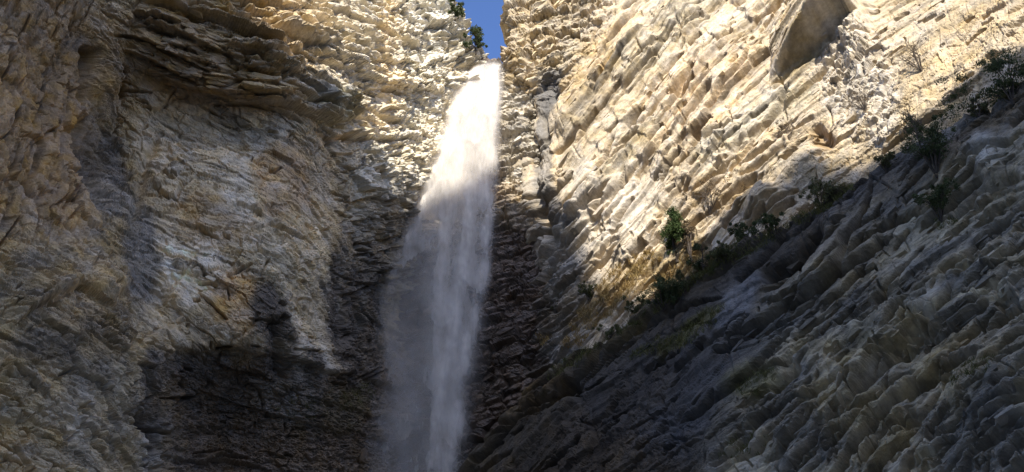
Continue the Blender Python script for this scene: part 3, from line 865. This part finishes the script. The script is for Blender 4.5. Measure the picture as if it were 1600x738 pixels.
# ============================================================ GROUND and the facing side of the gorge (behind the camera)
M_GRND = simple_mat('stony ground', (.30, .26, .19), (.44, .38, .28), 1.5, .95)
gx = np.linspace(-420, 420, 140); gy = np.linspace(-420, 120, 120)
X, Yg = np.meshgrid(gx, gy)
Pg = np.stack([X, Yg, np.zeros_like(X)], -1).reshape(-1, 3)
Pg[:, 2] = .5 * fbm(Pg / 9, 4, 1201) + 5 * np.maximum(0, (np.hypot(Pg[:, 0], Pg[:, 1]) - 70) / 300)
Pg[:, 2] -= Pg[np.argmin(np.hypot(Pg[:, 0], Pg[:, 1])), 2]
g = new_mesh('ground', Pg, grid_faces(120, 140), 4, M_GRND)
tag(g, 'stony ground of the gorge floor', None, None, 'structure')

# skyline of the mountain behind the camera, from the shadow edge it throws on the cliffs
aH = np.array([SDIR[1], -SDIR[0], 0]); aH /= np.linalg.norm(aH)
if aH[0] < 0: aH = -aH
bV = np.cross(SDIR, aH)
if bV[2] < 0: bV = -bV
edge_px = [(L, 392, -150), (L, 388, 0), (L, 398, 60), (L, 425, 110), (L, 470, 150), (L, 525, 200), (L, 545, 245), (L, 598, 252), (L, 606, 330), (L, 650, 345),
           (Bw, 700, 350), (Bw, 790, 300), (Rr, 826, 345), (Rr, 872, 345), (Rr, 905, 375), (Rr, 938, 470), (Rr, 1000, 492), (Rr, 1060, 450), (Rr, 1095, 392),
           (Rr, 1150, 335), (Rr, 1185, 318), (Rr, 1215, 318), (Rr, 1245, 262), (Rr, 1310, 262), (Rr, 1400, 235), (Rr, 1450, 190), (Rr, 1500, 140), (Rr, 1560, 95), (Rr, 1614, 60)]
prof = []
for sh, x, y in edge_px:
    i = np.argmin((sh.px - x) ** 2 + (sh.py - y) ** 2)
    p = sh.P[i] - CAM
    prof.append((p @ aH, p @ bV))
print('skyline', [(round(float(a), 1), round(float(b), 1)) for a, b in prof])
M_MTN = simple_mat('mountain slope', (.24, .20, .14), (.40, .34, .25), .15, .95)
pr = np.array(prof)
# keep the first point of each column going left to right
order = np.argsort(pr[:, 0]); pr = pr[order]
a_s = np.arange(-130, 130, .25)
b_s = np.interp(a_s, pr[:, 0], pr[:, 1])
lft = pr[0]; rgt = pr[-1]
b_s = np.where(a_s < lft[0], lft[1] - np.maximum(0, lft[0] - 6 - a_s) * 1.0, b_s)
b_s = np.where(a_s > rgt[0], rgt[1] - np.maximum(0, a_s - rgt[0] - 4) * 1.0, b_s)
jag = np.stack([a_s / 2.2, a_s * 0, a_s * 0], 1)
b_s = b_s + (.35 + 1.0 * np.exp(-((a_s + 4) / 7) ** 2)) * fbm(jag, 4, 1401, .6)      # broken skyline
DM = 62.0                                           # plan distance behind the camera
sh_ = SDIR / math.hypot(SDIR[0], SDIR[1])           # towards the sun, unit plan length
cr = CAM + a_s[:, None] * aH + b_s[:, None] * bV
k = DM - cr @ np.array([SDIR[0], SDIR[1], 0]) / math.hypot(SDIR[0], SDIR[1])
cr = cr + k[:, None] * sh_
print('mountain height', cr[:, 2].min(), cr[:, 2].max())
rows = []
hd = np.array([SDIR[0], SDIR[1], 0]) / math.hypot(SDIR[0], SDIR[1])
for f_, dr in [(0, -26), (.25, -20), (.5, -14), (.75, -8), (.92, -3), (1, 0), (.97, 3), (.9, 8), (.7, 22), (.45, 45), (0, 90)]:
    q = cr.copy(); q[:, 2] *= f_
    q += hd * dr
    rows.append(q)
Pm = np.stack(rows, 0)
flat = Pm.reshape(-1, 3)
amp = np.repeat(np.array([0, 1, 1, 1, .5, 0, .5, 1, 1, 1, 0]), len(a_s))
flat = flat + (hd * 2.5)[None] * (fbm(flat / 8, 3, 1301) * amp)[:, None]
mt = new_mesh('mountain', flat, grid_faces(len(rows), len(a_s)), 4, M_MTN)
tag(mt, 'steep mountain flank across the gorge that shades the lower cliffs', None, None, 'structure')

# ============================================================ WATERFALL
def water_material():
    m, n, l, b = mat_new('falling water')
    n.remove(b)
    out = n['Material Output']
    dens = n.new('ShaderNodeAttribute'); dens.attribute_name = 'dens'
    geo = n.new('ShaderNodeNewGeometry')
    mp = n.new('ShaderNodeMapping'); mp.inputs['Scale'].default_value = (3.4, 3.4, .9)
    l.new(geo.outputs['Position'], mp.inputs['Vector'])
    tx = n.new('ShaderNodeTexNoise'); tx.inputs['Scale'].default_value = 1.0; tx.inputs['Detail'].default_value = 6; tx.inputs['Roughness'].default_value = .62
    l.new(mp.outputs[0], tx.inputs['Vector'])
    mr = n.new('ShaderNodeMapRange'); mr.inputs[1].default_value = .3; mr.inputs[2].default_value = .7; mr.inputs[3].default_value = .74; mr.inputs[4].default_value = 1.2
    l.new(tx.outputs['Fac'], mr.inputs[0])
    mu = n.new('ShaderNodeMath'); mu.operation = 'MULTIPLY'; mu.use_clamp = True
    l.new(dens.outputs['Fac'], mu.inputs[0]); l.new(mr.outputs[0], mu.inputs[1])
    df = n.new('ShaderNodeBsdfDiffuse'); df.inputs['Color'].default_value = (.86, .81, .735, 1)
    tl = n.new('ShaderNodeBsdfTranslucent'); tl.inputs['Color'].default_value = (.86, .81, .735, 1)
    mx = n.new('ShaderNodeMixShader'); mx.inputs[0].default_value = .4
    l.new(df.outputs[0], mx.inputs[1]); l.new(tl.outputs[0], mx.inputs[2])
    tr = n.new('ShaderNodeBsdfTransparent')
    fin = n.new('ShaderNodeMixShader')
    l.new(mu.outputs[0], fin.inputs[0]); l.new(tr.outputs[0], fin.inputs[1]); l.new(mx.outputs[0], fin.inputs[2])
    l.new(fin.outputs[0], out.inputs['Surface'])
    return m
M_WATER = water_material()
LY = [90, 100, 115, 130, 190, 260, 330, 430, 520, 600, 680, 738, 860]
LE = [750, 744, 728, 716, 694, 668, 634, 596, 570, 550, 534, 522, 490]
RE = [784, 788, 787, 786, 783, 780, 776, 770, 758, 748, 742, 728, 705]
fall = empty('waterfall', at(765, 100, 56.3))
tag(fall, 'tall white waterfall dropping from the notch and spreading into spray', 'waterfall', None, 'thing')
STRANDS = [([(772, 100), (774, 200), (768, 330), (756, 430), (738, 520), (716, 600), (704, 740)], [8, 20, 20, 22, 24, 24, 22], .9),
           ([(752, 100), (735, 160), (712, 260), (698, 340), (690, 440), (684, 560), (688, 740)], [10, 26, 26, 22, 24, 20, 18], .55),
           ([(740, 104), (706, 190), (664, 310), (622, 400), (592, 480), (572, 570), (556, 680)], [8, 16, 20, 18, 15, 14, 16], .65),
           ([(735, 280), (728, 380), (716, 480), (700, 560), (680, 650), (672, 740)], [16, 24, 26, 20, 16, 14], .5)]
FRONTS = [(628, 425, 34, 90, .5), (668, 402, 24, 60, .3), (748, 462, 26, 120, .6), (764, 446, 12, 60, .4), (578, 556, 15, 130, .6), (594, 606, 22, 80, .5),
          (560, 668, 18, 110, .6), (588, 722, 18, 90, .6), (708, 702, 20, 150, .7), (728, 690, 12, 60, .45), (735, 600, 16, 90, .4), (690, 520, 22, 110, .35), (676, 352, 16, 60, .3),
          (694, 350, 12, 50, .3), (632, 690, 24, 90, .4), (752, 330, 18, 100, .4), (700, 250, 18, 80, .35), (740, 230, 18, 80, .4), (760, 180, 16, 60, .4), (724, 180, 16, 60, .35), (672, 610, 20, 90, .35), (660, 480, 14, 70, .22)]
def veil(name, dY, seed, out_, base, strands=(), fronts=(), soft=.3, puff=.6, amp=.5):
    """one curtain of water: a bulging sheet whose density follows the strands and the ragged pulses falling in them"""
    rows_ = np.arange(94, 800, 1.7); cols = np.linspace(0, 1, 150)
    le = np.interp(rows_, LY, LE) - out_; re = np.interp(rows_, LY, RE) + out_ * .8
    le = np.where(rows_ < 130, le + out_ * (130 - rows_) / 36, le); re = np.where(rows_ < 130, re - out_ * .8 * (130 - rows_) / 36, re)
    U, Rw = np.meshgrid(cols, rows_)
    PX = le[:, None] + U * (re - le)[:, None]
    fallen = np.clip((Rw - 100) / 640, 0, 1.2)
    Yw = 56.0 - 4.6 * np.sqrt(np.clip(fallen, 0, 2)) - dY * (.25 + fallen)
    Pw = at(PX, Rw, Yw)
    flat_ = Pw.reshape(-1, 3)
    uu = U.ravel(); vv = (Rw.ravel() - 94) / 640; x = PX.ravel(); y = Rw.ravel()
    q = np.stack([x / 60, y / 110, np.full(len(uu), seed * 1.0)], 1)
    n1 = fbm(q, 4, seed, .55); n2 = fbm(q * 2.7, 4, seed + 9, .6); n3 = fbm(np.stack([x / 9, y / 70, q[:, 2]], 1), 3, seed + 4)
    flat_[:, 1] += amp * n1 * smooth(0, .1, vv)
    x = x + 7 * n1 + 4 * n2; y2 = y + 14 * n2 + 8 * n3
    d = base(vv) * (1 + .9 * n1 + puff * n2)
    for line, wd, st in strands:
        cx = np.interp(y, [p[1] for p in line], [p[0] for p in line]); ww = np.interp(y, [p[1] for p in line], wd) * (1 - .5 * smooth(150, 380, y))
        d = d + st * (1 - .4 * smooth(300, 180, y)) * np.exp(-((x - cx) / ww) ** 2) * np.clip(.8 + .9 * n2 + .6 * n3, 0, 2) * smooth(line[0][1] - 14, line[0][1] + 14, y)
    for fx, fy, fw, ft, st in fronts:
        dx = (x - fx) / fw
        dy = fy - .9 * np.abs(x - fx) - y2                        # height above the front
        d = d + st * np.where(dy > 0, np.exp(-np.abs(dy) / ft) * smooth(0, 5, dy), 0) * np.exp(-dx ** 2 * (1 + np.clip(dy, 0, 900) / ft * .3))
    edge = smooth(0, soft, uu + .12 * n1 + .06 * n2) * smooth(1, 1 - soft, uu - .12 * n1 - .06 * n2) * smooth(0, .06, uu) * smooth(1, .94, uu)
    d = np.clip(d * edge, 0, .96) * smooth(-.004, .02, vv)
    o = new_mesh(name, flat_, grid_faces(len(rows_), len(cols)), 4, M_WATER, fall, True, attrs={'dens': d})
    o.matrix_parent_inverse = Matrix.Translation(fall.location).inverted()
    return o
top = lambda v: smooth(.5, .05, v)
veil('water_curtain', -.2, 2011, 4, lambda v: .10 + .12 * top(v), STRANDS, FRONTS[::3], .22, 1.5)
veil('water_curtain', .4, 2021, 8, lambda v: .03 + .05 * top(v), STRANDS[:2], FRONTS[1::3], .28, 1.5)
veil('water_curtain', .9, 2031, 6, lambda v: .03 + .04 * top(v), STRANDS[2:], FRONTS[2::3], .28, 1.5)
veil('spray', 1.5, 2001, 22, lambda v: .08 + .10 * smooth(.4, 1, v), (), (), .42, 1.4, .9)
veil('spray', 2.2, 2061, 40, lambda v: .04 + .09 * smooth(.3, 1, v), (), (), .45, 1.4, .9)
print('water', round(time.time() - T0, 1))
# ============================================================ PLANTS
def leaf_mat(name, c0, c1): return simple_mat(name, c0, c1, 2.2, .75, .25)
M_DARKLEAF = leaf_mat('dark pine green', (.045, .06, .024), (.10, .12, .045))
M_GREEN = leaf_mat('juniper green', (.03, .055, .016), (.075, .105, .03))
M_OLIVE = leaf_mat('olive scrub', (.085, .088, .036), (.17, .165, .07))
M_DRY = leaf_mat('dry scrub', (.10, .07, .04), (.20, .145, .08))
M_STRAW = leaf_mat('autumn grass', (.28, .175, .06), (.42, .32, .14))
M_MOSSG = leaf_mat('yellow green grass', (.07, .075, .02), (.16, .15, .05))
M_BARK = simple_mat('bark', (.04, .032, .025), (.10, .08, .06), 6, .9)
M_TWIG = simple_mat('grey twigs', (.10, .08, .06), (.20, .16, .12), 6, .9)
def tubes(lines, sides=4):
    VV, FF = [], []; n0 = 0
    for pts, r0, r1 in lines:
        pts = np.array(pts); n = len(pts)
        for k in range(n):
            t_ = pts[min(k + 1, n - 1)] - pts[max(k - 1, 0)]
            t_ = t_ / (np.linalg.norm(t_) + 1e-9)
            a = np.cross(t_, [.3, .9, .2]); a /= np.linalg.norm(a) + 1e-9
            b_ = np.cross(t_, a)
            r = r0 + (r1 - r0) * k / (n - 1)
            for j in range(sides):
                an = 2 * math.pi * j / sides
                VV.append(pts[k] + r * (a * math.cos(an) + b_ * math.sin(an)))
        for k in range(n - 1):
            for j in range(sides):
                q = n0 + k * sides
                FF += [q + j, q + (j + 1) % sides, q + sides + (j + 1) % sides, q + sides + j]
        n0 += n * sides
    return np.array(VV), np.array(FF)
def plant(sh, bx, by, wpx, hpx, name, label, mat, kind='bush', n=900, lean=0, leaf=None, group=None, bark=None, cat=None, sink=.1):
    i = sh.pick(bx, by)
    base = sh.V[i].copy()
    m = np.linalg.norm(base - CAM) / F
    W, H = wpx * m, hpx * m / .93
    base = base - np.array([0, 0, sink * H])
    r = np.random.default_rng(int(bx * 7 + by))
    o = empty(name, base)
    tag(o, label, cat or name.replace('_', ' '), group)
    bark = bark or M_BARK
    # stems
    lines = []; tips = []
    nst = 1 if kind in ('tree', 'cone') else 6
    up = np.array([lean, -.15, 1.0])
    if nst == 1:
        tr = [up * H * t * np.array([1, 1, 1]) + np.r_[r.normal(0, .02 * H, 2), 0] * (t > 0) for t in np.linspace(0, .92, 7)]
        lines.append((tr, max(.03 * H, .02), .008 * H))
        for k in range(16):
            t = r.uniform(.22, .9)
            p0 = up * H * t
            reach = W * .5 * ((1.05 - t) * 1.1 if kind == 'cone' else math.sin(math.pi * min(.95, t * .85 + .12)))
            a = r.uniform(0, 2 * math.pi)
            p1 = p0 + np.array([math.cos(a), math.sin(a), r.uniform(.05, .5)]) * reach * r.uniform(.7, 1.1)
            lines.append(([p0, (p0 + p1) / 2 + np.array([0, 0, .03 * H]), p1], .010 * H, .004 * H)); tips += [p1, (p0 * .4 + p1 * .6)]
    else:
        for k in range(9 if kind != 'bare' else 16):
            a = r.uniform(0, 2 * math.pi); sp = r.uniform(.15, 1.0)
            p1 = np.array([math.cos(a) * W * .5 * sp + lean * H * .5, math.sin(a) * W * .4 * sp, H * (1.02 - .5 * sp * sp) * r.uniform(.75, 1.05)])
            mid = p1 * .5 + np.array([0, 0, .12 * H]) + r.normal(0, .04 * W, 3)
            lines.append(([np.zeros(3), mid, p1], .014 * H + .006, .003 * H + .003)); tips += [p1, mid]
            for b_ in range(5 if kind == 'bare' else 2):
                q0 = mid + (p1 - mid) * r.uniform(0, .8)
                q1 = q0 + np.array([r.normal(0, .2) * W, r.normal(0, .2) * W, r.uniform(0, .28) * H])
                lines.append(([q0, (q0 + q1) / 2 + r.normal(0, .02 * W, 3), q1], .005 * H + .004, .003)); tips.append(q1)
    v, f = tubes(lines)
    new_mesh('trunk' if nst == 1 else 'stem', v, f, 4, bark, o)
    if kind != 'bare' or n:
        tips = np.array(tips)
        # leaf clumps sit on the branch tips, some more fill the crown loosely
        cl = tips[r.integers(len(tips), size=max(18, n // 28))] + r.normal(0, .07, (max(18, n // 28), 3)) * np.array([W, W, H])
        lf = leaf or max(.045, 1.5 * m); n = int(n * 3.2)
        which = r.integers(len(cl), size=n)
        rad = (.10 * (W + H) / 2) * (.5 + r.random(len(cl)))
        dirs = r.normal(0, 1, (n, 3)); dirs /= np.linalg.norm(dirs, axis=1, keepdims=True)
        c = cl[which] + dirs * (rad[which] * r.random(n) ** .5)[:, None]
        c[:, 2] = np.maximum(c[:, 2], .02 * H)
        a = r.normal(0, 1, (n, 3)); a /= np.linalg.norm(a, axis=1, keepdims=True)
        b_ = np.cross(a, r.normal(0, 1, (n, 3))); b_ /= np.linalg.norm(b_, axis=1, keepdims=True)
        sz = lf * (.6 + .8 * r.random(n))[:, None]
        Vl = np.stack([c - a * sz, c + b_ * sz * .42, c + a * sz, c - b_ * sz * .42], 1).reshape(-1, 3)
        new_mesh('foliage', Vl, np.arange(4 * n), 4, mat, o)
    return o
G1 = 'shrubs rooted along the ridge crest'
plant(K, 1386, 268, 40, 26, 'shrub', 'low olive shrub on the crest left of the bare reddish shrub', M_OLIVE, 'bush', 600, group=G1)
plant(K, 1530, 180, 40, 28, 'shrub', 'low olive shrub on the crest left of the broad pine bush', M_OLIVE, 'bush', 600, group=G1)
plant(K, 952, 528, 36, 24, 'shrub', 'small olive shrub at the foot of the crest hedge under the autumn grass', M_OLIVE, 'bush', 500, group=G1)
plant(Rr, 1020, 418, 34, 24, 'shrub', 'small rusty dry shrub above the autumn grass', M_STRAW, 'bush', 400)
plant(Rr, 868, 486, 26, 22, 'shrub', 'tiny olive shrub on the pale shaded rock below the sunlit wall', M_OLIVE, 'bush', 300)
plant(L, 744, 84, 34, 42, 'tree', 'small round dark tree on the left rim against the sky', M_DARKLEAF, 'tree', 1100)
plant(L, 712, 32, 24, 40, 'tree', 'dark tree partly cut by the top edge above the left rim', M_DARKLEAF, 'tree', 800)
plant(K, 1582, 158, 92, 66, 'pine_bush', 'broad dark pine bush at the upper right end of the ridge', M_DARKLEAF, 'bush', 2600)
plant(K, 1462, 268, 74, 84, 'shrub', 'tall dark shrub with bare twigs on top hanging over the ridge face', M_DARKLEAF, 'bush', 1700, group=G1)
plant(K, 1440, 215, 34, 52, 'dead_shrub', 'bare leafless reddish shrub sticking up above the tall dark shrub', M_DRY, 'bare', 60, -.4, bark=M_TWIG)
plant(K, 1468, 340, 52, 56, 'shrub', 'small dark green shrub low on the ridge face under the tall shrub', M_DARKLEAF, 'bush', 1200, group=G1)
plant(Rr, 1058, 400, 46, 86, 'juniper_bush', 'upright green bush leaning on the pale sunlit wall', M_GREEN, 'cone', 2600, -.05)
plant(Rr, 1080, 402, 26, 70, 'dead_shrub', 'brown dry shrub right against the upright green bush', M_DRY, 'bush', 500, bark=M_TWIG)
plant(K, 1100, 432, 40, 56, 'small_tree', 'thin small tree with flat top on the ridge crest beside the green bush', M_DARKLEAF, 'tree', 700)
plant(K, 1036, 484, 66, 50, 'shrub', 'wide dark green shrub on the crest below the autumn grass', M_DARKLEAF, 'bush', 1900, group=G1)
plant(K, 1000, 500, 44, 34, 'shrub', 'low dark green shrub at the lower end of the crest hedge', M_OLIVE, 'bush', 900, group=G1)
plant(K, 1070, 460, 54, 34, 'shrub', 'olive shrub between the wide dark shrub and the thin small tree', M_OLIVE, 'bush', 1100, group=G1)
plant(K, 1132, 408, 50, 30, 'shrub', 'low olive shrub just right of the thin small tree', M_OLIVE, 'bush', 900, group=G1)
plant(K, 1168, 388, 46, 40, 'shrub', 'dark spiky shrub before the pale shaded hollow on the crest', M_DARKLEAF, 'bush', 1000, group=G1)
plant(K, 1212, 366, 44, 30, 'shrub', 'flat dark shrub in the dip of the crest', M_DARKLEAF, 'bush', 800, group=G1)
plant(K, 1284, 322, 58, 42, 'shrub', 'grey green airy shrub beneath the shadow tip on the sandy wall', M_OLIVE, 'bush', 1000, group=G1)
plant(Rr, 1108, 332, 88, 44, 'dead_shrub', 'wide bare brown shrub on the sunlit wall above the crest', M_DRY, 'bare', 260, bark=M_TWIG)
plant(Rr, 1440, 108, 62, 44, 'dead_shrub', 'bare branching shrub high on the sandy sunlit slope', M_DRY, 'bare', 20, bark=M_TWIG)
plant(Rr, 1350, 170, 46, 30, 'dead_shrub', 'bare twiggy shrub below the white broken rock', M_DRY, 'bare', 30, bark=M_TWIG)
plant(Rr, 1232, 212, 40, 26, 'dead_shrub', 'dry shrub beside the brown notch in the sunlit wall', M_DRY, 'bare', 80, bark=M_TWIG)
plant(Rr, 918, 475, 34, 34, 'shrub', 'small olive shrub in the shade left of the autumn grass', M_OLIVE, 'bush', 500)
def grass(sh, patches, name, label, mat, seed, blade=5):
    r = np.random.default_rng(seed)
    VV = []
    for cx, cy, rx, ry, ang, n in patches:
        a = math.radians(ang)
        d = np.hypot((sh.pix[:, 0] - cx) * math.cos(a) - (sh.pix[:, 1] - cy) * math.sin(a), 0) / rx
        e = np.abs((sh.pix[:, 0] - cx) * math.sin(a) + (sh.pix[:, 1] - cy) * math.cos(a)) / ry
        rr = d ** 2 + e ** 2 + .5 * fbm(sh.P / 1.2, 3, seed)
        cand = np.where(rr < 1)[0]
        if len(cand) < 5: continue
        tuft = cand[r.integers(len(cand), size=max(4, n // 14))]
        ii = tuft[r.integers(len(tuft), size=n)]
        m = np.linalg.norm(sh.V[ii] - CAM, axis=1) / F
        hgt = blade * m * r.uniform(.6, 1.8, n)
        b0 = sh.V[ii] + r.normal(0, 1, (n, 3)) * (2.2 * m)[:, None]
        tip = b0 + np.stack([r.normal(0, .45, n), r.normal(-.2, .45, n), r.uniform(.5, 1, n)], 1) * hgt[:, None]
        side = r.normal(0, 1, (n, 3)); side[:, 2] *= .2
        side = side / np.linalg.norm(side, axis=1, keepdims=True) * (.55 * m)[:, None]
        VV.append(np.stack([b0 - side, b0 + side, tip], 1).reshape(-1, 3))
    V = np.concatenate(VV)
    o = new_mesh(name, V, np.arange(len(V)), 3, mat)
    return tag(o, label, None, None, 'stuff')
grass(Rr, [(975, 440, 46, 24, 38, 3800), (930, 492, 44, 18, 30, 2000), (1000, 415, 30, 12, 40, 1500), (900, 535, 24, 9, 20, 800), (846, 532, 14, 8, 0, 500), (1070, 415, 40, 16, 35, 1500)], 'grass', 'orange autumn grass on the ledge between pale wall and ridge', M_STRAW, 31)
grass(K, [(1085, 515, 60, 16, 36, 1800), (1180, 384, 90, 9, 33, 2600), (1290, 320, 60, 9, 33, 1600), (1060, 455, 80, 10, 36, 2600), (1010, 548, 30, 10, 30, 600), (1120, 410, 60, 9, 33, 1500), (1010, 492, 60, 9, 36, 1500), (900, 562, 60, 9, 33, 1200), (1180, 600, 36, 18, 20, 700), (1160, 700, 40, 20, 20, 700), (1370, 240, 60, 7, 30, 900), (1520, 580, 40, 14, 30, 500), (1470, 350, 30, 9, 0, 500)], 'grass', 'yellow green grass in tufts on the dark ridge', M_MOSSG, 32)
grass(L, [(560, 620, 40, 18, 30, 900), (470, 640, 40, 20, 0, 500)], 'moss', 'yellow moss patches on the wet rock left of the fall', M_MOSSG, 33, 2.2)
print('plants', round(time.time() - T0, 1))
print('done', round(time.time() - T0, 1))
